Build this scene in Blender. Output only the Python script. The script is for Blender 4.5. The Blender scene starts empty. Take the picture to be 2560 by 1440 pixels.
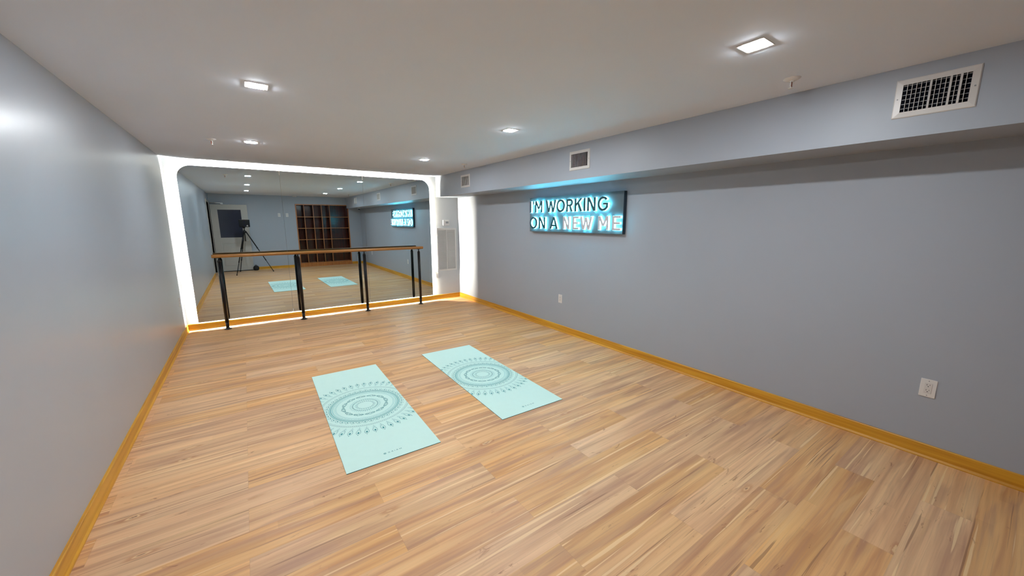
import bpy, bmesh, math, random
from mathutils import Vector, Matrix
random.seed(7)
PI = math.pi
SC = bpy.context.scene
COL = SC.collection

# ------------------------------------------------------------------ measures (metres)
XL, XR = -0.788, 3.446           # left / right wall
YB, YF = -0.90, 6.747            # back / far wall
H = 2.313                        # ceiling
XS, ZS = 3.0, 1.947              # soffit face and underside
MY = 6.719                       # mirror face
BBH = 0.090                      # baseboard height

# ------------------------------------------------------------------ materials
def nmat(name):
    m = bpy.data.materials.new(name); m.use_nodes = True
    nt = m.node_tree
    b = nt.nodes['Principled BSDF']
    return m, nt, b

def pmat(name, col, rough=0.5, metal=0.0, spec=0.5, emit=None, estr=0.0, vary=0.0, scale=8.0, bump=0.0, coat=0.0):
    m, nt, b = nmat(name)
    b.inputs['Base Color'].default_value = (*col, 1)
    b.inputs['Roughness'].default_value = rough
    b.inputs['Metallic'].default_value = metal
    b.inputs['Specular IOR Level'].default_value = spec
    b.inputs['Coat Weight'].default_value = coat
    if emit:
        b.inputs['Emission Color'].default_value = (*emit, 1)
        b.inputs['Emission Strength'].default_value = estr
    if vary > 0 or bump > 0:
        tc = nt.nodes.new('ShaderNodeTexCoord')
        nz = nt.nodes.new('ShaderNodeTexNoise'); nz.inputs['Scale'].default_value = scale
        nz.inputs['Detail'].default_value = 4
        nt.links.new(tc.outputs['Object'], nz.inputs['Vector'])
        if vary > 0:
            mx = nt.nodes.new('ShaderNodeMix'); mx.data_type = 'RGBA'
            mx.inputs[6].default_value = (*[c * (1 - vary) for c in col], 1)
            mx.inputs[7].default_value = (*[min(1, c * (1 + vary)) for c in col], 1)
            nt.links.new(nz.outputs['Fac'], mx.inputs[0])
            nt.links.new(mx.outputs[2], b.inputs['Base Color'])
        if bump > 0:
            n2 = nt.nodes.new('ShaderNodeTexNoise'); n2.inputs['Scale'].default_value = 220
            nt.links.new(tc.outputs['Object'], n2.inputs['Vector'])
            bp = nt.nodes.new('ShaderNodeBump'); bp.inputs['Strength'].default_value = bump
            bp.inputs['Distance'].default_value = 0.001
            nt.links.new(n2.outputs['Fac'], bp.inputs['Height'])
            nt.links.new(bp.outputs['Normal'], b.inputs['Normal'])
    return m

def wood_mat(name, c1, c2, c3, axis=0, rough=0.4, sx=1.2, sy=30):
    """straight grained wood, grain along the given object axis"""
    m, nt, b = nmat(name)
    N, L = nt.nodes, nt.links
    tc = N.new('ShaderNodeTexCoord'); mp = N.new('ShaderNodeMapping')
    s = [sy, sy, sy]; s[axis] = sx
    mp.inputs['Scale'].default_value = s
    L.new(tc.outputs['Object'], mp.inputs['Vector'])
    nz = N.new('ShaderNodeTexNoise'); nz.inputs['Scale'].default_value = 1.0
    nz.inputs['Detail'].default_value = 6; nz.inputs['Distortion'].default_value = 0.6
    L.new(mp.outputs['Vector'], nz.inputs['Vector'])
    r = N.new('ShaderNodeValToRGB')
    e = r.color_ramp.elements
    e[0].position = 0.32; e[0].color = (*c1, 1); e[1].position = 0.7; e[1].color = (*c3, 1)
    k = e.new(0.5); k.color = (*c2, 1)
    L.new(nz.outputs['Fac'], r.inputs['Fac'])
    L.new(r.outputs['Color'], b.inputs['Base Color'])
    b.inputs['Roughness'].default_value = rough
    return m

def floor_mat():
    m, nt, b = nmat('floor_planks')
    N, L = nt.nodes, nt.links
    def M(op, a, bb=None, c=None):
        n = N.new('ShaderNodeMath'); n.operation = op
        for i, v in enumerate((a, bb, c)):
            if v is None: continue
            if isinstance(v, (int, float)): n.inputs[i].default_value = v
            else: L.new(v, n.inputs[i])
        return n.outputs[0]
    def V(x, y, z):
        n = N.new('ShaderNodeCombineXYZ')
        for i, v in enumerate((x, y, z)):
            if isinstance(v, (int, float)): n.inputs[i].default_value = v
            else: L.new(v, n.inputs[i])
        return n.outputs[0]
    def WN(v):
        n = N.new('ShaderNodeTexWhiteNoise'); n.noise_dimensions = '3D'; L.new(v, n.inputs['Vector']); return n.outputs['Value']
    def NZ(v, detail=4, dist=0.0, rough=0.5):
        n = N.new('ShaderNodeTexNoise'); n.inputs['Scale'].default_value = 1; n.inputs['Detail'].default_value = detail
        n.inputs['Distortion'].default_value = dist; n.inputs['Roughness'].default_value = rough
        L.new(v, n.inputs['Vector']); return n.outputs['Fac']
    def RMP(f, *st):
        r = N.new('ShaderNodeValToRGB'); e = r.color_ramp.elements
        e[0].position = st[0][0]; e[0].color = (*st[0][1], 1)
        e[1].position = st[-1][0]; e[1].color = (*st[-1][1], 1)
        for p, c in st[1:-1]:
            k = e.new(p); k.color = (*c, 1)
        L.new(f, r.inputs['Fac']); return r.outputs['Color']
    def MIX(f, a, c):
        n = N.new('ShaderNodeMix'); n.data_type = 'RGBA'
        if isinstance(f, (int, float)): n.inputs[0].default_value = f
        else: L.new(f, n.inputs[0])
        for i, v in ((6, a), (7, c)):
            if isinstance(v, tuple): n.inputs[i].default_value = (*v, 1)
            else: L.new(v, n.inputs[i])
        return n.outputs[2]
    def SM(f, lo, hi):
        n = N.new('ShaderNodeMapRange'); n.interpolation_type = 'SMOOTHSTEP'
        L.new(f, n.inputs[0]); n.inputs[1].default_value = lo; n.inputs[2].default_value = hi; return n.outputs[0]
    tc = N.new('ShaderNodeTexCoord'); sp = N.new('ShaderNodeSeparateXYZ')
    L.new(tc.outputs['Object'], sp.inputs[0])
    x, y = sp.outputs[0], sp.outputs[1]
    W, LN = 0.185, 1.2
    ry = M('DIVIDE', M('SUBTRACT', y, 0.215), W)
    row = M('FLOOR', ry)
    fy = M('FRACT', ry)
    par = M('ABSOLUTE', M('MODULO', row, 2.0))
    rx = M('DIVIDE', M('SUBTRACT', M('SUBTRACT', x, 2.27), M('MULTIPLY', par, 0.6)), LN)
    colm = M('FLOOR', rx)
    fx = M('FRACT', rx)
    rnd = WN(V(row, colm, 3.0))
    rnd2 = WN(V(row, colm, 11.0))
    ox = M('MULTIPLY', rnd, 31.0)
    # narrow strips printed inside each plank
    st = M('FLOOR', M('MULTIPLY', ry, 3.0))
    sr = WN(V(st, 1.0, 5.0))
    sc_ = M('FLOOR', M('ADD', M('DIVIDE', x, 0.9), M('MULTIPLY', sr, 7.0)))
    srnd = WN(V(st, sc_, colm))
    warp = NZ(V(M('MULTIPLY', x, 1.6), M('MULTIPLY', y, 3.0), ox), 3)
    yw = M('ADD', y, M('MULTIPLY', M('SUBTRACT', warp, 0.5), 0.020))
    n1 = NZ(V(M('ADD', M('MULTIPLY', x, 0.9), ox), M('MULTIPLY', yw, 22.0), M('MULTIPLY', rnd2, 9.0)), 5, 0.4)
    n2 = NZ(V(M('ADD', M('MULTIPLY', x, 2.2), ox), M('MULTIPLY', yw, 130.0), rnd), 4, 0.3)
    n3 = NZ(V(M('ADD', M('MULTIPLY', x, 0.75), M('MULTIPLY', rnd2, 53.0)), M('MULTIPLY', yw, 40.0), 4.0), 1, 0.1)
    n4 = NZ(V(M('ADD', M('MULTIPLY', x, 4.0), ox), M('MULTIPLY', yw, 17.0), 8.0), 5, 1.4, 0.65)
    n6 = NZ(V(M('ADD', M('MULTIPLY', x, 1.1), M('MULTIPLY', rnd, 17.0)), M('MULTIPLY', yw, 13.0), M('MULTIPLY', rnd2, 5.0)), 3, 0.5)
    n7 = NZ(V(M('ADD', M('MULTIPLY', x, 0.9), M('MULTIPLY', rnd, 29.0)), M('MULTIPLY', yw, 60.0), 14.0), 2, 0.1)
    n5 = NZ(V(M('MULTIPLY', x, 0.8), M('MULTIPLY', y, 1.4), 2.0), 2)
    base = RMP(n1, (0.24, (0.46, 0.225, 0.105)), (0.40, (0.60, 0.320, 0.145)), (0.52, (0.70, 0.400, 0.180)), (0.70, (0.78, 0.480, 0.220)))
    tone = M('ADD', M('ADD', 0.99, M('MULTIPLY', rnd, 0.11)), M('MULTIPLY', M('SUBTRACT', srnd, 0.5), 0.12))
    hs = N.new('ShaderNodeHueSaturation'); L.new(base, hs.inputs['Color']); L.new(tone, hs.inputs['Value'])
    L.new(M('ADD', 0.86, M('MULTIPLY', rnd2, 0.2)), hs.inputs['Saturation'])
    c = hs.outputs[0]
    c = MIX(M('MULTIPLY', SM(n2, 0.48, 0.74), 0.30), c, (0.36, 0.20, 0.14))
    c = MIX(M('MULTIPLY', SM(n6, 0.50, 0.66), 0.50), c, (0.42, 0.225, 0.145))
    c = MIX(M('MULTIPLY', SM(n6, 0.42, 0.30), 0.40), c, (0.82, 0.54, 0.26))
    c = MIX(M('MULTIPLY', SM(n3, 0.655, 0.685), 0.62), c, (0.92, 0.68, 0.37))
    c = MIX(M('MULTIPLY', SM(n7, 0.66, 0.70), 0.6), c, (0.24, 0.11, 0.06))
    c = MIX(M('MULTIPLY', SM(n4, 0.635, 0.70), 0.60), c, (0.27, 0.11, 0.055))
    c = MIX(M('MULTIPLY', SM(n5, 0.45, 0.75), 0.25), c, (0.42, 0.225, 0.14))
    vo = N.new('ShaderNodeTexVoronoi'); vo.inputs['Scale'].default_value = 1.0
    L.new(V(M('ADD', M('MULTIPLY', x, 2.6), M('MULTIPLY', rnd, 13.0)), M('ADD', M('MULTIPLY', yw, 9.0), M('MULTIPLY', n4, 0.35)), 3.0), vo.inputs['Vector'])
    vs_ = N.new('ShaderNodeSeparateColor'); L.new(vo.outputs['Color'], vs_.inputs[0])
    pick = SM(vs_.outputs[0], 0.66, 0.68)
    dd = M('ADD', vo.outputs['Distance'], M('MULTIPLY', M('SUBTRACT', n4, 0.5), 0.30))
    c = MIX(M('MULTIPLY', M('MULTIPLY', SM(dd, 0.22, 0.10), pick), 0.55), c, (0.46, 0.20, 0.09))
    c = MIX(M('MULTIPLY', M('MULTIPLY', SM(dd, 0.10, 0.06), pick), 0.7), c, (0.80, 0.56, 0.30))
    c = MIX(M('MULTIPLY', M('MULTIPLY', SM(dd, 0.045, 0.02), pick), 0.8), c, (0.22, 0.09, 0.06))
    # joints
    ex = M('MULTIPLY', M('MINIMUM', fx, M('SUBTRACT', 1.0, fx)), LN)
    ey = M('MULTIPLY', M('MINIMUM', fy, M('SUBTRACT', 1.0, fy)), W)
    jx = M('SUBTRACT', 1.0, SM(ex, 0.0008, 0.0024))
    jy = M('SUBTRACT', 1.0, SM(ey, 0.0004, 0.0016))
    j = M('MAXIMUM', jx, M('MULTIPLY', jy, 0.7))
    c = MIX(M('MULTIPLY', j, 0.12), c, (0.20, 0.11, 0.07))
    L.new(c, b.inputs['Base Color'])
    L.new(M('ADD', 0.33, M('MULTIPLY', n1, 0.16)), b.inputs['Roughness'])
    b.inputs['Specular IOR Level'].default_value = 0.35
    bp = N.new('ShaderNodeBump'); bp.inputs['Strength'].default_value = 0.12; bp.inputs['Distance'].default_value = 0.001
    L.new(M('SUBTRACT', n2, M('MULTIPLY', j, 0.4)), bp.inputs['Height']); L.new(bp.outputs['Normal'], b.inputs['Normal'])
    return m

MT = {}
MT['wall'] = pmat('wall_paint', (0.375, 0.415, 0.475), 0.45, spec=0.45, vary=0.03, scale=1.5, bump=0.10)
MT['wall_gloss'] = pmat('wall_paint_satin', (0.375, 0.415, 0.475), 0.30, spec=1.0, vary=0.03, scale=1.5, bump=0.05)
MT['wall_far'] = pmat('wall_paint_glow_lifted', (0.52, 0.54, 0.56), 0.45, spec=0.45, vary=0.02, scale=1.5)  # wall paint lightened so the strip's bounce glow reads stronger
MT['ceil'] = pmat('ceiling_paint', (0.76, 0.835, 0.95), 0.75, spec=0.2, vary=0.02, scale=2)
MT['floor'] = floor_mat()
MT['oak_x'] = wood_mat('oak_trim_x', (0.50, 0.215, 0.014), (0.64, 0.315, 0.024), (0.72, 0.39, 0.040), 0, 0.36)
MT['oak_y'] = wood_mat('oak_trim_y', (0.50, 0.215, 0.014), (0.64, 0.315, 0.024), (0.72, 0.39, 0.040), 1, 0.36)
MT['rail'] = wood_mat('rail_wood', (0.25, 0.095, 0.02), (0.38, 0.165, 0.04), (0.50, 0.245, 0.06), 0, 0.3)
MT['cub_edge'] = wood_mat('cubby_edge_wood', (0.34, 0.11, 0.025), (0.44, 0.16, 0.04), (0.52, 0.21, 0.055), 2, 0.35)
MT['cub_in'] = wood_mat('cubby_inner_shaded', (0.035, 0.006, 0.003), (0.075, 0.010, 0.004), (0.11, 0.015, 0.005), 2, 0.16)  # dark red lacquer, with the unlit recess's darkness put into the colour
MT['black'] = pmat('black_metal', (0.005, 0.005, 0.006), 0.30, spec=0.3, vary=0.2)
MT['rubber'] = pmat('black_rubber', (0.01, 0.01, 0.01), 0.7, vary=0.2)
MT['white'] = pmat('white_plastic', (0.72, 0.71, 0.69), 0.35, vary=0.02)
MT['vent'] = pmat('white_enamel', (0.66, 0.645, 0.625), 0.35, vary=0.03)
MT['dark'] = pmat('vent_shade', (0.004, 0.005, 0.009), 0.8, spec=0.05, vary=0.3)
MT['grey'] = pmat('grey_plastic', (0.25, 0.26, 0.27), 0.4, vary=0.05)
MT['slot'] = pmat('slot_dark', (0.05, 0.045, 0.04), 0.6, vary=0.1)
MT['copper'] = pmat('sprinkler_link', (0.35, 0.10, 0.06), 0.35, metal=0.6, vary=0.1)
MT['steel'] = pmat('brushed_steel', (0.6, 0.6, 0.6), 0.3, metal=1.0, vary=0.05)
MT['door'] = pmat('door_paint', (0.50, 0.475, 0.44), 0.45, vary=0.03)
MT['frame'] = pmat('door_frame_paint', (0.36, 0.34, 0.31), 0.45, vary=0.03)
MT['glass'] = pmat('tinted_glass', (0.03, 0.032, 0.055), 0.12, vary=0.25, scale=2)
MT['corr'] = pmat('corridor_paint', (0.25, 0.25, 0.26), 0.6, vary=0.05)
MT['mat'] = pmat('mat_foam', (0.60, 0.83, 0.765), 0.75, spec=0.2, vary=0.02, scale=20, bump=0.2)
MT['mat_side'] = pmat('mat_side', (0.10, 0.26, 0.24), 0.8, vary=0.1)
MT['print'] = pmat('mat_print', (0.035, 0.25, 0.27), 0.7, spec=0.2, vary=0.15, scale=30)
MT['print2'] = pmat('mat_print_light', (0.20, 0.52, 0.52), 0.7, spec=0.2, vary=0.1, scale=30)
MT['panel'] = pmat('sign_panel_paint', (0.085, 0.105, 0.12), 0.5, vary=0.04)
MT['panel_edge'] = pmat('sign_panel_edge', (0.015, 0.035, 0.06), 0.4, vary=0.1)
MT['teal'] = pmat('letter_teal', (0.004, 0.060, 0.075), 0.5, vary=0.08)
MT['pale'] = pmat('letter_pale', (0.62, 0.56, 0.58), 0.4, vary=0.04)
MT['glow'] = pmat('letter_glow', (0.6, 0.9, 0.95), 0.5, emit=(0.20, 0.80, 1.0), estr=19.0, vary=0.02)
MT['led'] = pmat('led_strip_glow', (0.9, 0.9, 0.85), 0.5, emit=(1.0, 0.93, 0.77), estr=1750.0, vary=0.01)
MT['lamp'] = pmat('lamp_diffuser_glow', (0.9, 0.9, 0.9), 0.5, emit=(0.94, 0.97, 1.0), estr=780.0, vary=0.01)
MT['lens'] = pmat('lens_glass', (0.02, 0.02, 0.04), 0.05, vary=0.1)
MT['leak'] = pmat('light_leak_white', (0.95, 0.95, 0.93), 0.2, vary=0.01)  # white for the painted light leak at the mirror seams
mm, nt, bs = nmat('mirror_silver')
bs.inputs['Base Color'].default_value = (0.70, 0.82, 0.85, 1); bs.inputs['Metallic'].default_value = 1; bs.inputs['Roughness'].default_value = 0.0
MT['mirror'] = mm
MT['medge'] = pmat('mirror_edge', (0.10, 0.16, 0.15), 0.3, vary=0.1)

# ------------------------------------------------------------------ mesh helpers
def box(bm, x0, x1, y0, y1, z0, z1, mi=0, bev=0.0):
    r = bmesh.ops.create_cube(bm, size=1.0)
    vs = r['verts']
    for v in vs:
        v.co = Vector((x0 + (v.co.x + .5) * (x1 - x0), y0 + (v.co.y + .5) * (y1 - y0), z0 + (v.co.z + .5) * (z1 - z0)))
    fs = {f for v in vs for f in v.link_faces}
    for f in fs: f.material_index = mi
    if bev > 0:
        es = list({e for v in vs for e in v.link_edges})
        rr = bmesh.ops.bevel(bm, geom=es, offset=bev, segments=2, affect='EDGES', profile=0.5)
        for f in rr['faces']: f.material_index = mi
    return vs

def cyl(bm, p0, p1, r0, r1=None, seg=24, mi=0, caps=True):
    r1 = r0 if r1 is None else r1
    p0, p1 = Vector(p0), Vector(p1); d = p1 - p0
    q = Vector((0, 0, 1)).rotation_difference(d.normalized())
    A = [bm.verts.new(p0 + q @ Vector((r0 * math.cos(2 * PI * i / seg), r0 * math.sin(2 * PI * i / seg), 0))) for i in range(seg)]
    B = [bm.verts.new(p1 + q @ Vector((r1 * math.cos(2 * PI * i / seg), r1 * math.sin(2 * PI * i / seg), 0))) for i in range(seg)]
    for i in range(seg):
        f = bm.faces.new((A[i], A[(i + 1) % seg], B[(i + 1) % seg], B[i])); f.smooth = True; f.material_index = mi
    if caps:
        f = bm.faces.new(A[::-1]); f.material_index = mi
        f = bm.faces.new(B); f.material_index = mi

def lathe(bm, prof, c=(0, 0, 0), seg=32, mi=0):
    """prof: list of (radius, z) from bottom to top"""
    rings = []
    for r, z in prof:
        rings.append([bm.verts.new((c[0] + r * math.cos(2 * PI * i / seg), c[1] + r * math.sin(2 * PI * i / seg), c[2] + z)) for i in range(seg)])
    for a, b in zip(rings, rings[1:]):
        for i in range(seg):
            f = bm.faces.new((a[i], a[(i + 1) % seg], b[(i + 1) % seg], b[i])); f.smooth = True; f.material_index = mi
    bm.faces.new(rings[0][::-1]).material_index = mi
    bm.faces.new(rings[-1]).material_index = mi

def obj(name, bm, mats, parent=None, loc=(0, 0, 0), label=None, fixn=True):
    if fixn: bmesh.ops.recalc_face_normals(bm, faces=bm.faces)
    me = bpy.data.meshes.new(name); bm.to_mesh(me); bm.free()
    if not isinstance(mats, (list, tuple)): mats = [mats]
    for m in mats: me.materials.append(m)
    o = bpy.data.objects.new(name, me); COL.objects.link(o); o.location = loc
    if parent: o.parent = parent
    if label: o['label'] = label
    return o

def thing(name, label, cat, loc=(0, 0, 0), rz=0.0, group=None):
    o = bpy.data.objects.new(name, None); COL.objects.link(o)
    o.empty_display_size = 0.1
    o.location = loc; o.rotation_euler = (0, 0, rz); o['label'] = label; o['category'] = cat
    if group: o['group'] = group
    return o

def tag(o, label, cat, group=None, kind=None):
    o['label'] = label; o['category'] = cat
    if group: o['group'] = group
    if kind: o['kind'] = kind
    return o

def structure(name, bm, m, label, cat, parent=None, fixn=True):
    o = obj(name, bm, m, parent, fixn=fixn)
    o['kind'] = 'structure'; o['label'] = label; o['category'] = cat
    return o

def dup(root, loc, label, rz=None):
    r = root.copy(); COL.objects.link(r); r.location = loc; r['label'] = label
    if rz is not None: r.rotation_euler = (0, 0, rz)
    for ch in list(root.children):
        c = ch.copy(); COL.objects.link(c); c.parent = r
        for g in list(ch.children):
            d = g.copy(); COL.objects.link(d); d.parent = c
    return r

# ------------------------------------------------------------------ room shell
bm = bmesh.new(); box(bm, XL - 1.0, XR + .1, YB - .45, YF + .1, -0.06, 0)
structure('floor', bm, MT['floor'], 'light streaky brown wood plank floor', 'floor')
bm = bmesh.new(); box(bm, XL - 1.0, XR + .1, YB - .45, YF + .1, H, H + .08)
structure('ceiling', bm, MT['ceil'], 'flat off-white ceiling with small square downlights', 'ceiling')
bm = bmesh.new(); box(bm, XL - .1, XR + .1, YF, YF + .1, 0, H)
structure('wall_far', bm, MT['wall_far'], 'wall behind the mirror, paint lightened to strengthen the light strip glow', 'wall')
bm = bmesh.new(); box(bm, XR, XR + .1, YB, YF, 0, H)
structure('wall_right', bm, MT['wall'], 'long blue-grey wall carrying the lit sign', 'wall')
DY0, DY1, DZ = -0.80, 0.06, 2.05       # doorway in the left wall
bm = bmesh.new()
box(bm, XL - .1, XL, DY1, YF, 0, H); box(bm, XL - .1, XL, DY0, DY1, DZ, H); box(bm, XL - .1, XL, YB - .1, DY0, 0, H)
structure('wall_left', bm, MT['wall_gloss'], 'long satin blue-grey wall at the left, catching the glow', 'wall')
SX0, SX1, SZ1, SD = 1.425, 3.055, 2.065, 0.36
bm = bmesh.new()
box(bm, XL, SX0, YB - .1, YB, 0, H); box(bm, SX1, XR, YB - .1, YB, 0, H); box(bm, SX0, SX1, YB - .1, YB, SZ1, H)
structure('wall_back', bm, MT['wall'], 'blue-grey back wall seen in the mirror, around the built-in shelves', 'wall')
bm = bmesh.new(); box(bm, XL - 1.0, XL - .95, YB - .4, 1.2, 0, H)
structure('wall_corridor', bm, MT['corr'], 'dim corridor wall beyond the open doorway', 'wall')
bm = bmesh.new(); box(bm, XS, XR, YB, YF, ZS, H)
structure('wall_soffit', bm, MT['wall'], 'boxed blue-grey soffit running along the top of the right wall', 'soffit')

def baseboard(name, a, b, inward, axis, m, label):
    """a..b along axis; inward = (sign, wall coordinate)"""
    s, w = inward
    bm = bmesh.new()
    prof = [(0, 0), (0.021, 0), (0.021, 0.006), (0.014, 0.017), (0.0135, 0.019), (0.0135, BBH - .004), (0.0095, BBH), (0, BBH)]
    rings = []
    for t in (a, b):
        ring = []
        for d, z in prof:
            co = w + s * d
            ring.append(bm.verts.new((t, co, z) if axis == 0 else (co, t, z)))
        rings.append(ring)
    n = len(prof)
    for i in range(n):
        bm.faces.new((rings[0][i], rings[0][(i + 1) % n], rings[1][(i + 1) % n], rings[1][i]))
    bm.faces.new(rings[0]); bm.faces.new(rings[1][::-1])
    structure(name, bm, m, label, 'baseboard')
baseboard('baseboard_far', XL, XR, (-1, YF), 0, MT['oak_x'], 'golden oak baseboard under the mirror, lit by the strip')
baseboard('baseboard_right', YB, YF - .0215, (-1, XR), 1, MT['oak_y'], 'golden oak baseboard along the right wall')
baseboard('baseboard_left', DY1 + .12, YF - .0215, (1, XL), 1, MT['oak_y'], 'golden oak baseboard along the left wall')
baseboard('baseboard_back', 0.16, SX0 - .002, (1, YB), 0, MT['oak_x'], 'golden oak baseboard between open door and shelves')
baseboard('baseboard_corner', SX1 + .002, XR - .0215, (1, YB), 0, MT['oak_x'], 'short oak baseboard right of the built-in shelves')

# doorway casing, door leaf (seen in the mirror)
bm = bmesh.new()
box(bm, XL - .11, XL + .014, DY1, DY1 + .11, 0, DZ + .06, bev=.003)
box(bm, XL - .11, XL + .012, DY0 - .06, DY0, 0, DZ + .06, bev=.003)
box(bm, XL - .11, XL + .012, DY0, DY1, DZ, DZ + .06, bev=.003)
structure('trim_1', bm, MT['frame'], 'grey-brown casing around the doorway in the left wall', 'door frame')
d = bpy.data.objects.new('door_1', None); COL.objects.link(d); d.location = (-0.765, -0.835, 0)
d['kind'] = 'structure'; d['label'] = 'open grey-beige door with a tinted glass pane, folded against the back wall'; d['category'] = 'door'
bm = bmesh.new()
W = 0.895
box(bm, 0, .17, -.02, .02, .012, 2.0, bev=.002); box(bm, W - .165, W, -.02, .02, .012, 2.0, bev=.002)
box(bm, .17, W - .165, -.02, .02, 1.85, 2.0); box(bm, .17, W - .165, -.02, .02, .86, 1.025); box(bm, .17, W - .165, -.02, .02, .012, .15)
obj('door_leaf', bm, MT['door'], d)
bm = bmesh.new(); box(bm, .17, W - .165, -.012, .008, .15, .86); box(bm, .20, W - .195, .008, .013, .18, .83, bev=.004)
obj('lower_panel', bm, MT['door'], d)
bm = bmesh.new(); box(bm, .168, W - .163, -.006, .006, 1.023, 1.852)
obj('glass_pane', bm, MT['glass'], d, label='dark tinted glass pane')
bm = bmesh.new(); cyl(bm, (W - .065, .02, .93), (W - .065, .028, .93), .026); cyl(bm, (W - .065, .028, .93), (W - .065, .062, .93), .009)
cyl(bm, (W - .065, .058, .93), (W - .175, .058, .925), .009)
obj('door_handle', bm, MT['steel'], d, label='steel lever handle')
bm = bmesh.new(); box(bm, 0.0, W, .02, .026, .004, .022)
obj('door_sweep', bm, MT['rubber'], d, label='black rubber sweep along the foot')
bm = bmesh.new(); box(bm, .02, .32, .0, .03, 2.03, 2.055, bev=.004); cyl(bm, (.30, .02, 2.045), (.02, .03, 2.045), .008); box(bm, .26, .32, .0, .02, 1.985, 2.03)
obj('door_closer', bm, MT['steel'], d, label='slim metal door closer arm')

# ------------------------------------------------------------------ mirror panels
MX0, MX1, MZ0, MZ1, MR = -0.659, 2.856, 0.102, 2.238, 0.165
S1, S2 = 0.506, 1.684
def arc(cx, cz, r, a0, a1, n=14):
    return [(cx + r * math.cos(a0 + (a1 - a0) * i / n), cz + r * math.sin(a0 + (a1 - a0) * i / n)) for i in range(n + 1)]
def mirror_panel(x0, x1, rl, rr, label):
    pts = [(x0, MZ0), (x1, MZ0)]
    pts += arc(x1 - MR, MZ1 - MR, MR, 0, PI / 2) if rr else [(x1, MZ1)]
    pts += arc(x0 + MR, MZ1 - MR, MR, PI / 2, PI) if rl else [(x0, MZ1)]
    bm = bmesh.new()
    A = [bm.verts.new((x, MY, z)) for x, z in pts]; B = [bm.verts.new((x, MY + .005, z)) for x, z in pts]
    f = bm.faces.new(A); f.material_index = 0
    bm.faces.new(B[::-1]).material_index = 1
    for i in range(len(pts)):
        bm.faces.new((A[i], B[i], B[(i + 1) % len(pts)], A[(i + 1) % len(pts)])).material_index = 1
    bmesh.ops.recalc_face_normals(bm, faces=bm.faces)
    o = obj('wall_mirror', bm, [MT['mirror'], MT['medge']])
    tag(o, label, 'mirror', 'mirror panels of the backlit mirror wall')
    return o
g = 0.0012
m1 = mirror_panel(MX0, S1 - g, True, False, 'left panel of the backlit mirror, rounded top left corner, nearest the left wall')
m2 = mirror_panel(S1 + g, S2 - g, False, False, 'middle square-cornered panel of the backlit mirror, between the two seams')
m3 = mirror_panel(S2 + g, MX1, False, True, 'right panel of the backlit mirror, rounded top right corner, beside the return grille')
for mo, sx in ((m1, S1), (m2, S2)):  # white strips stand in for strip light leaking through the seam gaps
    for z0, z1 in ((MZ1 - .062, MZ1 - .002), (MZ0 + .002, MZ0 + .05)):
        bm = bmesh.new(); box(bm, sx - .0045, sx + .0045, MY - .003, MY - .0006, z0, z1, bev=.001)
        obj('seam_light_leak', bm, MT['leak'], mo, label='small white strip standing in for light leaking through the seam')

# light strip on a channel just inside the mirror's edge, facing outwards
ins = 0.0145
def outline(o, n=16):
    r = MR - o
    p = [(MX0 + o, MZ0 + o), (MX1 - o, MZ0 + o)]
    p += [(MX1 - MR + r * math.cos(a), MZ1 - MR + r * math.sin(a)) for a in [PI / 2 * i / n for i in range(n + 1)]]
    p += [(MX0 + MR + r * math.cos(a), MZ1 - MR + r * math.sin(a)) for a in [PI / 2 + PI / 2 * i / n for i in range(n + 1)]]
    return p
led = thing('light_strip', 'bright warm white light strip glowing all around behind the mirror edge', 'light strip', ((MX0 + MX1) / 2, MY, MZ0 + ins))
P = outline(ins); Q = outline(ins + .006)
lx, ly, lz = led.location
for nm, a, b_, m in (('glowing_tape', outline(ins - .0008), P, MT['led']), ('channel', P, Q, MT['steel'])):
    bm = bmesh.new(); y0, y1 = MY + .018, MY + .022
    if nm == 'channel': y0, y1 = MY + .0055, YF - .001
    rings = [[bm.verts.new((x - lx, y - ly, z - lz)) for x, z in o_] for o_, y in ((a, y0), (a, y1), (b_, y1), (b_, y0))]
    n = len(a)
    for k in range(4):
        r0, r1 = rings[k], rings[(k + 1) % 4]
        for i in range(n):
            bm.faces.new((r0[i], r0[(i + 1) % n], r1[(i + 1) % n], r1[i]))
    obj(nm, bm, m, led)

# ------------------------------------------------------------------ ballet barre
BY = 6.545
bar = thing('ballet_barre', 'ballet barre with a round wooden rail on four black posts before the mirror', 'barre', (1.1, BY, 0))
bm = bmesh.new()
x0, x1, zr, rr_ = -1.505, 1.517, 1.033, 0.0235
cyl(bm, (x0 + .006, 0, zr), (x1 - .006, 0, zr), rr_, seg=36, caps=False)
for xa, xb in ((x0 + .006, x0), (x1 - .006, x1)):
    cyl(bm, (xa, 0, zr), (xb, 0, zr), rr_, rr_ * .8, seg=36)
obj('rail', bm, MT['rail'], bar, label='round brown wooden rail')
def post_mesh():
    bm = bmesh.new()
    cyl(bm, (0, 0, .10), (0, 0, .955), .0245, seg=28)
    cyl(bm, (0, 0, .008), (0, 0, .10), .0205, seg=28)
    cyl(bm, (0, 0, .955), (0, 0, .985), .0245, .012, seg=28)
    cyl(bm, (0, 0, .985), (0, 0, 1.009), .009, seg=16)
    return bm
for i, px in enumerate((-0.330, 0.624, 1.590, 2.535)):
    if i == 0:
        post = obj('post', post_mesh(), MT['black'], bar, (px - 1.1, 0, 0))
        bm = bmesh.new(); lathe(bm, [(.047, 0), (.048, .003), (.045, .008), (.027, .012), (.0235, .020), (.0225, .026)])
        fl = obj('floor_flange', bm, MT['black'], post)
        bm = bmesh.new(); box(bm, -.03, .03, -.011, .011, 1.0065, 1.0115, bev=.001)
        sd = obj('saddle', bm, MT['black'], post)
    else:
        c = post.copy(); COL.objects.link(c); c.parent = bar; c.location = (px - 1.1, 0, 0)
        for k in (fl, sd):
            q = k.copy(); COL.objects.link(q); q.parent = c

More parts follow.
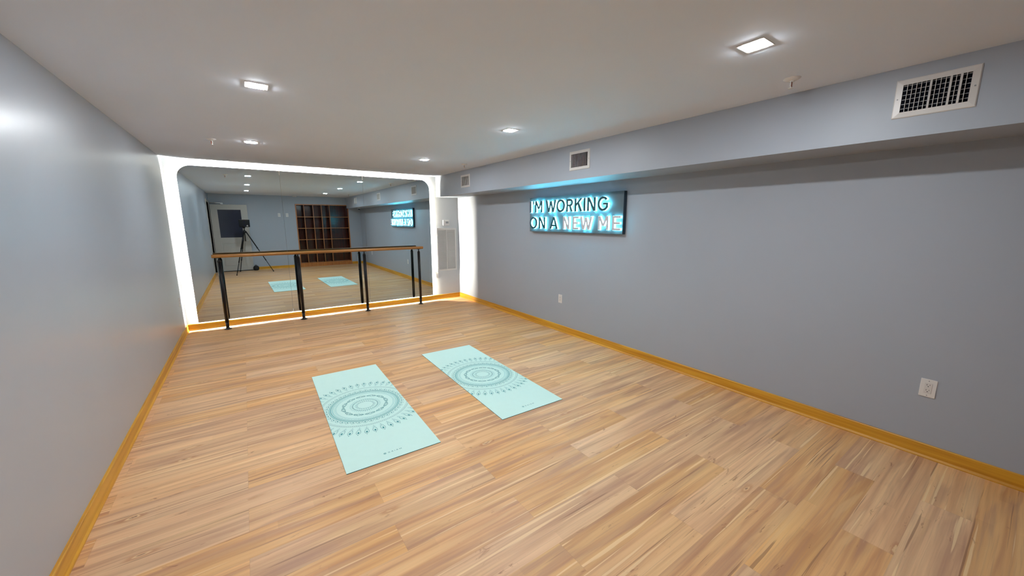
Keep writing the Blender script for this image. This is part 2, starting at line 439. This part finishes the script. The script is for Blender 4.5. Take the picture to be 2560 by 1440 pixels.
# ------------------------------------------------------------------ ceiling downlights
def downlight(loc, label):
    t = thing('ceiling_downlight', label, 'ceiling light', loc, 0, 'square recessed ceiling downlights')
    bm = bmesh.new()
    a, b_ = .060, .046
    for (p, q, r, s) in ((-a, a, b_, a), (-a, a, -a, -b_), (-a, -b_, -b_, b_), (b_, a, -b_, b_)):
        box(bm, p, q, r, s, -.003, 0, bev=.001)
    obj('trim_frame', bm, MT['white'], t)
    bm = bmesh.new(); box(bm, -.040, .040, -.040, .040, -.0055, -.001)
    obj('diffuser', bm, MT['lamp'], t, label='glowing white diffuser')
    bm = bmesh.new()
    for (p, q, r, s) in ((-b_, b_, .040, b_), (-b_, b_, -b_, -.040), (-b_, -.040, -.040, .040), (.040, b_, -.040, .040)):
        box(bm, p, q, r, s, -.003, 0)
    obj('baffle', bm, MT['vent'], t)
    return t
L0 = downlight((0.148, 2.915, H), 'square downlight on the left half of the ceiling, nearer of the two')
dup(L0, (0.148, 4.93, H), 'square downlight on the left half of the ceiling, closest to the mirror')
dup(L0, (2.055, 0.935, H), 'square downlight nearest the viewer, right half of the ceiling near the large vent')
dup(L0, (2.068, 2.975, H), 'middle square downlight of the right-hand row, level with the lit sign')
dup(L0, (2.068, 4.985, H), 'square downlight of the right-hand row closest to the mirror')
dup(L0, (0.150, 0.90, H), 'square downlight above the camera tripod, seen only in the mirror')

# sprinklers
def sprinkler(loc, label):
    t = thing('fire_sprinkler', label, 'sprinkler', loc, 0, 'ceiling fire sprinklers')
    bm = bmesh.new(); lathe(bm, [(.012, -.014), (.030, -.010), (.043, -.003), (.044, 0)])
    obj('escutcheon', bm, MT['white'], t)
    bm = bmesh.new(); cyl(bm, (0, 0, -.02), (0, 0, -.010), .011)
    for s in (-1, 1):
        cyl(bm, (s * .010, 0, -.020), (s * .011, 0, -.042), .0028, seg=8); cyl(bm, (s * .011, 0, -.042), (0, 0, -.053), .0028, seg=8)
    cyl(bm, (0, 0, -.0545), (0, 0, -.052), .014)
    obj('sprinkler_head', bm, MT['white'], t)
    bm = bmesh.new(); cyl(bm, (0, 0, -.052), (0, 0, -.02), .0032, seg=10)
    obj('fusible_bulb', bm, MT['copper'], t, label='reddish glass bulb')
    return t
s0 = sprinkler((2.688, 1.003, H), 'white pendant sprinkler near the soffit, close to the large vent')
dup(s0, (-0.183, 4.97, H), 'pendant sprinkler on the left side of the ceiling, close to the mirror')
dup(s0, (2.690, 5.03, H), 'small pendant sprinkler at far right of the ceiling above the farthest vent')

# ------------------------------------------------------------------ soffit vents (face -X)
def air_vent(y, zc, label, w=.30, h=.197, closed=0.0, bars=True):
    """local: y runs toward -Y in the photo's left-to-right, built on plane x=0, facing -x"""
    t = thing('air_vent', label, 'vent', (XS, y, zc), 0, 'air vents on the soffit face')
    fw = .0295
    bm = bmesh.new()
    hw, hh = w / 2, h / 2
    # sloped picture-frame border
    outer = [(-hw, -hh), (hw, -hh), (hw, hh), (-hw, hh)]
    mid = [(s1 * (hw - .004), s2 * (hh - .004)) for s1, s2 in ((-1, -1), (1, -1), (1, 1), (-1, 1))]
    inn = [(s1 * (hw - fw), s2 * (hh - fw)) for s1, s2 in ((-1, -1), (1, -1), (1, 1), (-1, 1))]
    R = [[bm.verts.new((x, a, b_)) for a, b_ in ps] for ps, x in ((outer, 0), (outer, -.003), (mid, -.0065), (inn, -.009), (inn, -.001))]
    for k in range(4):
        for i in range(4):
            bm.faces.new((R[k][i], R[k][(i + 1) % 4], R[k + 1][(i + 1) % 4], R[k + 1][i]))
    obj('frame', bm, MT['vent'], t)
    iw, ih = hw - fw, hh - fw
    bm = bmesh.new(); box(bm, -.0018, -.0004, -iw, iw, -ih, ih)  # black slab on the solid soffit, with the duct's inner shade as its colour
    obj('duct_backing', bm, MT['dark'], t, label='black slab painted as the shade inside the duct')
    if bars:
        bm = bmesh.new()
        for k in range(6):
            z = -ih + ih * 2 * (k + .5) / 6 + .006
            box(bm, -.0045, -.002, -iw, iw, z - .0016, z + .0016)
        obj('rear_bars', bm, MT['grey'], t)
    bm = bmesh.new()
    n = 14
    for k in range(1, n):
        yy = iw - 2 * iw * k / n
        tw = closed + (0.55 if (bars and k in (6, 10, 12)) else 0.0) + .06
        c, s = math.cos(tw), math.sin(tw)
        vs = box(bm, -.0115, -.0045, -.0011, .0011, -ih, ih)
        ln = 1.0 + 1.2 * (tw > .3)
        for v in vs:
            x, a = (v.co.x + .008) * ln, v.co.y
            v.co.x = -.008 + x * c - a * s; v.co.y = yy + x * s + a * c
    obj('louvers', bm, MT['vent'], t)
    for s in (-1, 1):
        bm = bmesh.new(); cyl(bm, (-.0080, s * (hw - .014), 0), (-.0090, s * (hw - .014), 0), .0035, seg=12)
        obj('screw', bm, MT['grey'], t)
    return t
air_vent(0.462, 2.150, 'large white louvered vent nearest the viewer, dark slots, on the soffit')
air_vent(3.020, 2.142, 'white square-looking vent on the soffit just beyond the lit sign', closed=.5, bars=False)
air_vent(5.583, 2.140, 'small distant white vent on the soffit, closest to the mirror wall', closed=.7, bars=False)

# ------------------------------------------------------------------ far wall fittings
gr = thing('return_air_grille', 'tall white double-column air return grille on the wall right of the mirror', 'grille', (3.182, YF, .557))
w, h = .205, .815
bm = bmesh.new()
box(bm, -w, -w + .028, -.014, 0, 0, h, bev=.002); box(bm, w - .028, w, -.014, 0, 0, h, bev=.002)
box(bm, -w + .028, w - .028, -.014, 0, 0, .03, bev=.002); box(bm, -w + .028, w - .028, -.014, 0, h - .035, h, bev=.002)
box(bm, -.008, .008, -.0135, 0, .03, h - .035)
obj('frame', bm, MT['vent'], gr)
bm = bmesh.new()
n = 58
for k in range(n):
    z = .033 + (h - .07) * k / n
    for a, b_ in ((-w + .028, -.008), (.008, w - .028)):
        vs = box(bm, a, b_, -.011, -.003, z, z + .0015)
        for v in vs: v.co.z += (v.co.y + .007) * 0.9
obj('louvers', bm, MT['vent'], gr)
bm = bmesh.new(); box(bm, -w + .02, w - .02, -.0025, -.0005, .02, h - .02)
obj('duct_backing', bm, pmat('grille_back', (0.58, 0.55, 0.53), 0.7, vary=.05), gr)

th = thing('thermostat', 'small white wall thermostat above the tall return grille', 'thermostat', (3.18, YF, 1.472))
bm = bmesh.new(); box(bm, -.066, .066, -.022, 0, -.050, .050, bev=.005); obj('casing', bm, MT['white'], th)
bm = bmesh.new(); box(bm, -.010, .046, -.0235, -.0215, -.012, .024, bev=.0005); obj('display', bm, MT['grey'], th, label='grey display')
bm = bmesh.new()
for k in range(3): box(bm, -.008 + k * .019, .005 + k * .019, -.024, -.0215, -.034, -.024, bev=.001)
obj('buttons', bm, MT['vent'], th)

# ------------------------------------------------------------------ wall outlets (local: face -Y, width x, height z)
def outlet(loc, rz, label):
    t = thing('wall_outlet', label, 'outlet', loc, rz, 'wall outlets')
    bm = bmesh.new(); box(bm, -.036, .036, -.006, 0, -.058, .058, bev=.0025); obj('cover_plate', bm, MT['white'], t)
    bm = bmesh.new(); box(bm, -.0168, .0168, -.0082, -.005, -.0335, .0335, bev=.0012); sk = obj('socket', bm, MT['vent'], t)
    bm = bmesh.new()
    for zc in (-.016, .018):
        box(bm, -.0075, -.0055, -.0087, -.008, zc, zc + .009); box(bm, .0055, .0075, -.0087, -.008, zc + .001, zc + .008)
        cyl(bm, (0, -.0080, zc - .006), (0, -.0087, zc - .006), .0027, seg=12)
    obj('pin_slots', bm, MT['slot'], sk)
    for zc in (-.047, .047):
        bm = bmesh.new(); cyl(bm, (0, -.0058, zc), (0, -.0068, zc), .003, seg=12)
        obj('screw', bm, MT['grey'], t)
    return t
o0 = outlet((XR, 0.323, .456), PI / 2 * -1 + PI, 'white duplex outlet low on the right wall, nearest the viewer')
o0.rotation_euler = (0, 0, -PI / 2)
dup(o0, (XR, 3.760, .456), 'small white outlet low on the right wall below the lit sign', -PI / 2)
dup(o0, (2.955, YF, .470), 'small outlet low on the far wall between mirror and return grille', 0)
dup(o0, (XL, 6.40, .470), 'outlet on the left wall close to the mirror, seen nearly edge-on', PI / 2)

# switches on the back wall
for x, lb in ((.960, 'pale wall control on the back wall, seen in the mirror, nearer the door'), (1.180, 'pale wall control on the back wall, seen in the mirror, nearer the shelves')):
    t = thing('wall_switch', lb, 'switch', (x, YB, 1.705), 0, 'wall controls on the back wall')
    bm = bmesh.new(); box(bm, -.036, .036, 0, .006, -.058, .058, bev=.002); obj('cover_plate', bm, MT['white'], t)
    bm = bmesh.new(); box(bm, -.016, .016, .005, .010, -.033, .033, bev=.002); obj('rocker', bm, MT['vent'], t)

# smoke detector + dome camera
t = thing('smoke_detector', 'round white smoke detector on the ceiling near the back wall, seen in the mirror', 'smoke detector', (1.42, -.70, H))
bm = bmesh.new(); lathe(bm, [(.035, -.034), (.055, -.030), (.066, -.012), (.070, -.010), (.072, 0)]); obj('housing', bm, MT['white'], t)
bm = bmesh.new(); lathe(bm, [(.008, -.037), (.012, -.0345)]); obj('test_button', bm, MT['grey'], t)
t = thing('security_camera', 'small white dome camera hanging under the soffit, seen in the mirror', 'camera', (3.28, -.33, ZS))
bm = bmesh.new(); lathe(bm, [(.040, -.022), (.046, -.018), (.048, 0)]); obj('mounting_base', bm, MT['white'], t)
bm = bmesh.new(); lathe(bm, [(.006, -.055), (.020, -.050), (.031, -.038), (.035, -.022)]); obj('dome', bm, MT['glass'], t)

# ------------------------------------------------------------------ built-in cubby shelves (recessed in back wall)
cb = thing('cubby_shelf', 'built-in reddish brown cubby shelving unit recessed in the back wall', 'shelving', (SX0, YB, 0))
CW = SX1 - SX0; CH = SZ1
bm = bmesh.new(); e = .002
f = .030
box(bm, e, f, -SD, .006, 0, CH - e); box(bm, CW - f, CW - e, -SD, .006, 0, CH - e)
box(bm, f, CW - f, -SD, .006, CH - f, CH - e); box(bm, f, CW - f, -SD, .006, .095, .125)
obj('carcass', bm, [MT['cub_edge']], cb)
bm = bmesh.new(); box(bm, f, CW - f, -SD + .02, -.004, 0, .095); obj('plinth', bm, MT['cub_edge'], cb)
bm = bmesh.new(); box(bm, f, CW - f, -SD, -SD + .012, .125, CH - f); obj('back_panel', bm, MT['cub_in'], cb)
xs = [0.251, 0.521, 0.771, 1.017]
zs = [.515, .905, 1.277, 1.650]
for x in xs:
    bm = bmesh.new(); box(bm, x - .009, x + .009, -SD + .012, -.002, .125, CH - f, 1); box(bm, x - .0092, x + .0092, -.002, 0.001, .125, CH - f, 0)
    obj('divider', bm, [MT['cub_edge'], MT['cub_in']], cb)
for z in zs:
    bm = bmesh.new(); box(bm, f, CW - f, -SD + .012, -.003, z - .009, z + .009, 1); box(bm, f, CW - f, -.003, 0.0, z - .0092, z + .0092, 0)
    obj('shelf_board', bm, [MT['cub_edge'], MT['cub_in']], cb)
bm = bmesh.new(); box(bm, f, f + .003, -SD + .012, -.004, .125, CH - f); box(bm, CW - f - .003, CW - f, -SD + .012, -.004, .125, CH - f)
box(bm, f, CW - f, -SD + .012, -.004, CH - f - .003, CH - f)
obj('lining', bm, MT['cub_in'], cb)

# round black doorstop
t = thing('door_stop', 'round black doorstop on the floor at the open door edge, seen in the mirror', 'doorstop', (.185, -.745, 0))
bm = bmesh.new(); lathe(bm, [(.045, 0), (.064, .012), (.078, .045), (.080, .075), (.070, .112), (.048, .138), (.018, .150)])
obj('weight', bm, MT['rubber'], t)
bm = bmesh.new(); cyl(bm, (-.018, 0, .145), (-.018, 0, .165), .005, seg=10); cyl(bm, (.018, 0, .145), (.018, 0, .165), .005, seg=10); cyl(bm, (-.021, 0, .165), (.021, 0, .165), .006, seg=10)
obj('grip', bm, MT['black'], t)

# ------------------------------------------------------------------ the camera and tripod seen in the mirror
apex = Vector((0.0, -.20, 1.22))
tr = thing('tripod', 'black tripod standing mid-room with spread legs, seen in the mirror', 'tripod', (0, -.20, 0))
def rel(v): return Vector(v) - Vector((0, -.20, 0))
bm = bmesh.new(); cyl(bm, rel((0, -.2, .93)), rel((0, -.2, 1.33)), .012); cyl(bm, rel((0, -.2, 1.17)), rel((0, -.2, 1.25)), .030, seg=20); cyl(bm, rel((0, -.2, 1.31)), rel((0, -.2, 1.342)), .034, seg=24)
obj('centre_column', bm, MT['black'], tr)
for ft in ((-.299, .33), (.605, -.11), (-.22, -.62)):
    f3 = Vector((ft[0], ft[1], .012)); dr = (f3 - apex)
    st = apex + Vector((dr.x, dr.y, 0)).normalized() * .03
    a, b_ = st + (f3 - st) * .42, st + (f3 - st) * .72
    bm = bmesh.new(); cyl(bm, rel(st), rel(a), .015, seg=16); cyl(bm, rel(a), rel(b_), .012, seg=16); cyl(bm, rel(b_), rel(f3), .009, seg=16)
    cyl(bm, rel(a) + (rel(a) - rel(st)).normalized() * -.03, rel(a), .019, seg=16); cyl(bm, rel(b_) + (rel(a) - rel(st)).normalized() * -.03, rel(b_), .016, seg=16)
    lg = obj('leg', bm, MT['black'], tr)
    bm = bmesh.new(); lathe(bm, [(.014, -.012), (.016, -.006), (.012, .016)], rel(f3)); obj('rubber_foot', bm, MT['rubber'], lg)
cam_t = thing('panorama_camera', 'black box-shaped panorama camera on top of the tripod, seen in the mirror', 'camera', (.02, -.20, 1.342))
bm = bmesh.new(); box(bm, -.131, .131, -.05, .05, 0, .217, bev=.012); obj('camera_body', bm, MT['black'], cam_t)
for lx_, lz_ in ((0, .155), (0, .06)):
    bm = bmesh.new(); cyl(bm, (lx_, .049, lz_), (lx_, .056, lz_), .020); cyl(bm, (lx_, .056, lz_), (lx_, .058, lz_), .013)
    obj('lens', bm, MT['lens'], cam_t)
bm = bmesh.new(); box(bm, .045, .085, .0495, .0515, .025, .037, bev=.0005); box(bm, .055, .075, .0495, .0515, .042, .056, bev=.0005)
obj('badge', bm, MT['white'], cam_t, label='small white mark')

# ------------------------------------------------------------------ stroke letters
def seg_poly(p, q, t, ext=0.0):
    p, q = Vector(p), Vector(q); d = (q - p).normalized(); n = Vector((-d.y, d.x)) * t / 2
    p = p - d * ext; q = q + d * ext
    return [p - n, q - n, q + n, p + n]
def arc_polys(cx, cy, rx, ry, a0, a1, t, n=28):
    """ring band whose OUTER edge is the ellipse rx,ry"""
    out = []
    for i in range(n):
        a, b_ = a0 + (a1 - a0) * i / n, a0 + (a1 - a0) * (i + 1) / n
        out.append([Vector((cx + rx * math.cos(a), cy + ry * math.sin(a))), Vector((cx + rx * math.cos(b_), cy + ry * math.sin(b_))),
                    Vector((cx + (rx - t) * math.cos(b_), cy + (ry - t) * math.sin(b_))), Vector((cx + (rx - t) * math.cos(a), cy + (ry - t) * math.sin(a)))])
    return out
def quad(*p): return [Vector(a) for a in p]
def glyph(ch, w, h, t):
    """convex polygons, origin at lower left"""
    P = []
    V = lambda x0, x1, y0, y1: quad((x0, y0), (x1, y0), (x1, y1), (x0, y1))
    if ch == 'I': P.append(V(0, w, 0, h))
    elif ch == "'": P.append(quad((w * .15, h - .30 * h), (w * .6, h - .30 * h), (w, h), (w * .1, h)))
    elif ch == 'M':
        P += [V(0, t, 0, h), V(w - t, w, 0, h)]
        k = t * 1.15
        P += [quad((0, h), (k, h), (w / 2 + k / 2, .30 * h), (w / 2 - k / 2, .30 * h)), quad((w - k, h), (w, h), (w / 2 + k / 2, .30 * h), (w / 2 - k / 2, .30 * h))]
    elif ch == 'W':
        k = t * 1.08; q = w * .29
        P += [quad((0, h), (k, h), (q + k / 2, 0), (q - k / 2, 0)), quad((w / 2 - k / 2, h * .92), (w / 2 + k / 2, h * .92), (q + k / 2, 0), (q - k / 2, 0)),
              quad((w / 2 - k / 2, h * .92), (w / 2 + k / 2, h * .92), (w - q + k / 2, 0), (w - q - k / 2, 0)), quad((w - k, h), (w, h), (w - q + k / 2, 0), (w - q - k / 2, 0))]
    elif ch == 'O': P += arc_polys(w / 2, h / 2, w / 2, h / 2 * 1.03, 0, 2 * PI, t, 40)
    elif ch == 'R':
        P += [V(0, t, 0, h)]; r = h * .29
        P += [V(t, w - r, h - t, h), V(t, w - r, h - 2 * r, h - 2 * r + t * .9)]
        P += arc_polys(w - r, h - r, r, r, -PI / 2, PI / 2, t, 18)
        P += [quad((w * .40, h - 2 * r + t * .3), (w * .40 + t * 1.15, h - 2 * r + t * .3), (w, 0), (w - t * 1.2, 0))]
    elif ch == 'K':
        P += [V(0, t, 0, h), quad((t * .9, h * .40), (t * .9, h * .62), (w - t * 1.25, h), (w - .05 * t, h)), quad((w * .36, h * .56), (w * .36 + t * .9, h * .70), (w, 0), (w - t * 1.25, 0))]
    elif ch == 'N': P += [V(0, t, 0, h), V(w - t, w, 0, h), quad((0, h), (t * 1.2, h), (w, 0), (w - t * 1.2, 0))]
    elif ch == 'G':
        P += arc_polys(w * .52, h / 2, w * .52, h / 2 * 1.03, math.radians(42), math.radians(338), t, 36)
        P += [V(w * .52, w * .98, h * .42, h * .42 + t * .85), V(w * .98 - t, w * .98, h * .22, h * .42 + t * .85)]
    elif ch == 'A':
        k = t * 1.1
        P += [quad((0, 0), (k, 0), (w / 2 + k / 2, h), (w / 2 - k / 2, h)), quad((w - k, 0), (w, 0), (w / 2 + k / 2, h), (w / 2 - k / 2, h)), V(w * .24, w * .76, h * .22, h * .22 + t * .85)]
    elif ch == 'E': P += [V(0, t, 0, h), V(t, w, h - t * .95, h), V(t, w * .92, h / 2 - t * .45, h / 2 + t * .45), V(t, w, 0, t * .95)]
    return P
def prism_polys(bm, polys, fn, da, db, mi=0):
    for k_, poly in enumerate(polys):
        d0, d1 = da + .00002 * k_, db - .00002 * k_
        ar = sum(poly[i].x * poly[(i + 1) % len(poly)].y - poly[(i + 1) % len(poly)].x * poly[i].y for i in range(len(poly)))
        if ar < 0: poly = poly[::-1]
        A = [bm.verts.new(fn(p, d0)) for p in poly]; B = [bm.verts.new(fn(p, d1)) for p in poly]
        n = len(poly)
        bm.faces.new(A[::-1]).material_index = mi; bm.faces.new(B).material_index = mi
        for i in range(n): bm.faces.new((A[i], A[(i + 1) % n], B[(i + 1) % n], B[i])).material_index = mi
def grow(poly, g_):
    c = sum(poly, Vector((0, 0))) / len(poly)
    out = []
    for p in poly:
        d_ = p - c
        out.append(c + Vector((d_.x + math.copysign(g_, d_.x), d_.y + math.copysign(g_, d_.y))))
    return out

# ------------------------------------------------------------------ lit sign on the right wall
SY0, SY1, SGZ0, SGZ1, SGX = 4.388, 2.732, 1.357, 1.824, XR - .050
sign = thing('lit_sign', "wall sign reading I'M WORKING ON A NEW ME in cyan halo-lit letters", 'sign', (XR, (SY0 + SY1) / 2, SGZ0))
sx, sy, sz = sign.location
bm = bmesh.new(); box(bm, SGX - sx, 0, SY1 - sy, SY0 - sy, 0, SGZ1 - SGZ0)
for f_ in bm.faces:
    f_.normal_update(); f_.material_index = 0 if f_.normal.x < -.5 else 1
obj('backing_board', bm, [MT['panel'], MT['panel_edge']], sign)
row1 = [('I', 4.350, 4.323), ("'", 4.282, 4.252), ('M', 4.232, 4.078), ('W', 4.000, 3.795), ('O', 3.785, 3.628), ('R', 3.598, 3.485), ('K', 3.450, 3.322), ('I', 3.298, 3.272), ('N', 3.238, 3.110), ('G', 3.075, 2.922)]
row2 = [('O', 4.350, 4.186), ('N', 4.146, 4.014), ('A', 3.916, 3.758), ('N', 3.657, 3.540), ('E', 3.479, 3.379), ('W', 3.352, 3.155), ('M', 3.060, 2.910), ('E', 2.850, 2.740)]
FX = 3.364
for row, z0, z1 in ((row1, 1.617, 1.774), (row2, 1.398, 1.557)):
    for i, (ch, ya, yb) in enumerate(row):
        w_, h_ = ya - yb, z1 - z0
        polys = glyph(ch, w_, h_, .0255)
        pale = row is row2 and i >= 3
        fn = lambda p, dd, ya=ya, z0=z0: (dd - sx, ya - p.x - sy, z0 + p.y - sz)
        bm = bmesh.new(); prism_polys(bm, polys, fn, FX, FX + .006)
        lt = obj('letter', bm, MT['pale'] if pale else MT['teal'], sign, label='pale letter with cyan halo' if pale else 'dark teal letter with cyan halo')
        bm = bmesh.new(); prism_polys(bm, [grow(p, .0006) for p in polys], fn, FX + .0062, SGX - .004)
        obj('glowing_edge', bm, MT['glow'], lt)

# ------------------------------------------------------------------ yoga mats
MW, ML, MTH = .606, 1.728, .0045
def clip_poly(poly):
    for ax, sgn, lim in ((0, 1, MW / 2 - .001), (0, -1, MW / 2 - .001), (1, 1, ML / 2 - .001), (1, -1, ML / 2 - .001)):
        out = []
        n = len(poly)
        for i in range(n):
            a, b_ = poly[i], poly[(i + 1) % n]
            da, db = lim - sgn * a[ax], lim - sgn * b_[ax]
            if da >= 0: out.append(a)
            if (da >= 0) != (db >= 0): out.append(a + (b_ - a) * (da / (da - db)))
        poly = out
        if len(poly) < 3: return []
    return poly
def mandala():
    P, Q = [], []          # dark, light polygons around the centre
    def ring(r, t, n=96, L=P):
        L.extend(arc_polys(0, 0, r + t / 2, r + t / 2, 0, 2 * PI, t, n))
    def pol(r, a): return Vector((r * math.cos(a), r * math.sin(a)))
    def blob(c, rl, rw, ang, n=8, L=P):
        u, v = Vector((math.cos(ang), math.sin(ang))), Vector((-math.sin(ang), math.cos(ang)))
        L.append([c + u * rl * math.cos(2 * PI * k / n) + v * rw * math.sin(2 * PI * k / n) for k in range(n)])
    def drop(r0, r1, a, hw, t, L=P, n=9):
        """teardrop outline from r0 (point) to r1 (round end)"""
        pts = []
        for s in range(n + 1):
            u = s / n
            rr = r0 + (r1 - r0) * u
            wv = hw * math.sin(PI * min(1, u ** 1.15)) ** .8 if 0 < u < 1 else 0
            pts.append((rr, wv))
        for sg in (-1, 1):
            prev = None
            for rr, wv in pts:
                c = pol(rr, a) + Vector((-math.sin(a), math.cos(a))) * wv * sg
                if prev is not None: L.append(seg_poly(prev, c, t))
                prev = c
    # centre
    ring(.062, .0022); ring(.079, .0016, L=Q)
    for k in range(26): blob(pol(.0705, 2 * PI * k / 26), .0045, .0032, 2 * PI * k / 26)
    for k in range(42):
        a = 2 * PI * k / 42
        for s in (-1, 1): P.append(seg_poly(pol(.105, a), pol(.0925, a + s * .055), .0022))
        blob(pol(.096, a), .0045, .0018, a)
        for s in (-1, 1): Q.append(seg_poly(pol(.121, a), pol(.109, a + s * .045), .0022))
    # floral garland
    for k in range(12):
        a = 2 * PI * k / 12
        for j in range(8):
            b_ = 2 * PI * j / 8
            blob(pol(.168, a) + Vector((math.cos(b_ + a), math.sin(b_ + a))) * .0135, .0062, .0030, b_ + a)
        for s in (-1, 1):
            for j in range(3):
                aa = a + s * (.125 + .042 * j)
                blob(pol(.177 - .004 * j, aa), .0062, .0026, aa + s * 1.2); blob(pol(.158 + .003 * j, aa), .0062, .0026, aa - s * 1.0)
        P.append(seg_poly(pol(.167, a + .09), pol(.170, a + .26), .0016)); P.append(seg_poly(pol(.170, a + .26), pol(.167, a + .43), .0016))
    # bands
    ring(.220, .0022, L=Q); ring(.227, .0022, L=Q)
    for k in range(110): blob(pol(.236, 2 * PI * k / 110), .0028, .0028, 0, 6, L=P if k % 2 else Q)
    ring(.2465, .0050, L=Q); ring(.2575, .0040, L=P); ring(.2655, .0060, L=Q); ring(.273, .0026)
    for k in range(42):
        a = 2 * PI * k / 42
        cc = pol(.280, a); hw = .0185
        prev = None
        for s in range(9):
            b_ = PI * s / 8
            c = pol(.277 + .028 * math.sin(b_), a + hw / .285 * math.cos(b_))
            if prev is not None: P.append(seg_poly(prev, c, .0022))
            prev = c
        blob(pol(.288, a), .0055, .0065, a, 8)
    ring(.333, .0016, L=P)
    for k in range(150): blob(pol(.3405, 2 * PI * k / 150), .0026, .0026, 0, 6)
    ring(.348, .0022, L=P)
    for k in range(48):
        a = 2 * PI * (k + .5) / 48
        drop(.392, .468, a, .0165, .0021)
        drop(.405, .458, a, .0115, .0014, L=Q)
        blob(pol(.440, a), .0125, .0062, a, 10)
        P.append(seg_poly(pol(.362, a), pol(.395, a), .0012))
        for s in (-1, 1):
            for j in range(3): Q.append(seg_poly(pol(.372 + j * .010, a), pol(.386 + j * .012, a + s * .034), .0014))
        blob(pol(.4725, a), .003, .003, a, 6)
    return P, Q
def yoga_mat(loc, rz, label):
    t = thing('yoga_mat', label, 'yoga mat', loc, rz, 'yoga mats on the wood floor')
    bm = bmesh.new(); box(bm, -MW / 2, MW / 2, -ML / 2, ML / 2, 0.0004, MTH)
    for f_ in bm.faces:
        f_.normal_update(); f_.material_index = 0 if f_.normal.z > .5 else 3
    z = MTH + .00025
    P, Q = mandala()
    off = Vector((-.003, -.0165))
    for L, mi in ((Q, 2), (P, 1)):
        for k, poly in enumerate(L):
            p = clip_poly([v + off for v in poly])
            if len(p) >= 3:
                ar = sum(p[i].x * p[(i + 1) % len(p)].y - p[(i + 1) % len(p)].x * p[i].y for i in range(len(p)))
                if abs(ar) < 1e-8: continue
                if ar < 0: p = p[::-1]
                zz = z + (.0002 if mi == 1 else 0)
                f_ = bm.faces.new([bm.verts.new((v.x, v.y, zz)) for v in p]); f_.material_index = mi
    # maker's wordmark with its small round emblem
    x = -.034; yl = -.792
    for ch, cw in (('G', .013), ('A', .013), ('I', .0022), ('A', .013), ('M', .014)):
        for poly in glyph(ch, cw, .0125, .0022):
            p = [Vector((v.x + x, v.y + yl)) for v in poly]
            ar = sum(p[i].x * p[(i + 1) % len(p)].y - p[(i + 1) % len(p)].x * p[i].y for i in range(len(p)))
            if ar < 0: p = p[::-1]
            bm.faces.new([bm.verts.new((v.x, v.y, z + .0002)) for v in p]).material_index = 1
        x += cw + .0085
    for k in range(8):
        a = 2 * PI * k / 8
        c = Vector((-.054 + .0062 * math.cos(a), yl + .006 + .0062 * math.sin(a)))
        u, v_ = Vector((math.cos(a), math.sin(a))), Vector((-math.sin(a), math.cos(a)))
        bm.faces.new([bm.verts.new((*(c + u * .0042 * math.cos(b_) + v_ * .0018 * math.sin(b_)), z + .0002)) for b_ in [2 * PI * j / 8 for j in range(8)]]).material_index = 1
    obj('mat_sheet', bm, [MT['mat'], MT['print'], MT['print2'], MT['mat_side']], t, fixn=False)
    return t
y0 = yoga_mat((.677, 3.097, 0), -.0225, 'mint yoga mat with teal mandala print, the left one, nearer the left wall')
dup(y0, (1.796, 3.086, 0), 'mint yoga mat with teal mandala print, the right one, nearer the right wall', -.0236)

# ------------------------------------------------------------------ world, camera, look
w = bpy.data.worlds.new('World'); SC.world = w; w.use_nodes = True
w.node_tree.nodes['Background'].inputs[0].default_value = (.5, .55, .6, 1)
w.node_tree.nodes['Background'].inputs[1].default_value = 0.05

cd = bpy.data.cameras.new('Camera'); co = bpy.data.objects.new('Camera', cd); COL.objects.link(co)
cd.sensor_fit = 'HORIZONTAL'; cd.sensor_width = 36.0; cd.lens = 943.08 / 2560 * 36.0
cd.clip_start = .01; cd.clip_end = 60
R = Vector((0.81864003, -0.57430569, -0.00121615)); U = Vector((0.10104158, 0.14194381, 0.9847043)); Fv = Vector((0.56534866, 0.80624123, -0.17422964))
mw = Matrix((R, U, -Fv)).transposed().to_4x4(); mw.translation = Vector((0, 0, 1.5))
co.matrix_world = mw
SC.camera = co
try:
    SC.cycles.caustics_reflective = False
    SC.cycles.caustics_refractive = False
    SC.cycles.use_denoising = True
    SC.cycles.sample_clamp_indirect = 8.0
    SC.cycles.max_bounces = 10; SC.cycles.diffuse_bounces = 6; SC.cycles.glossy_bounces = 5
except Exception: pass
SC.view_settings.view_transform = 'Standard'
SC.view_settings.look = 'None'
SC.view_settings.exposure = 0.0
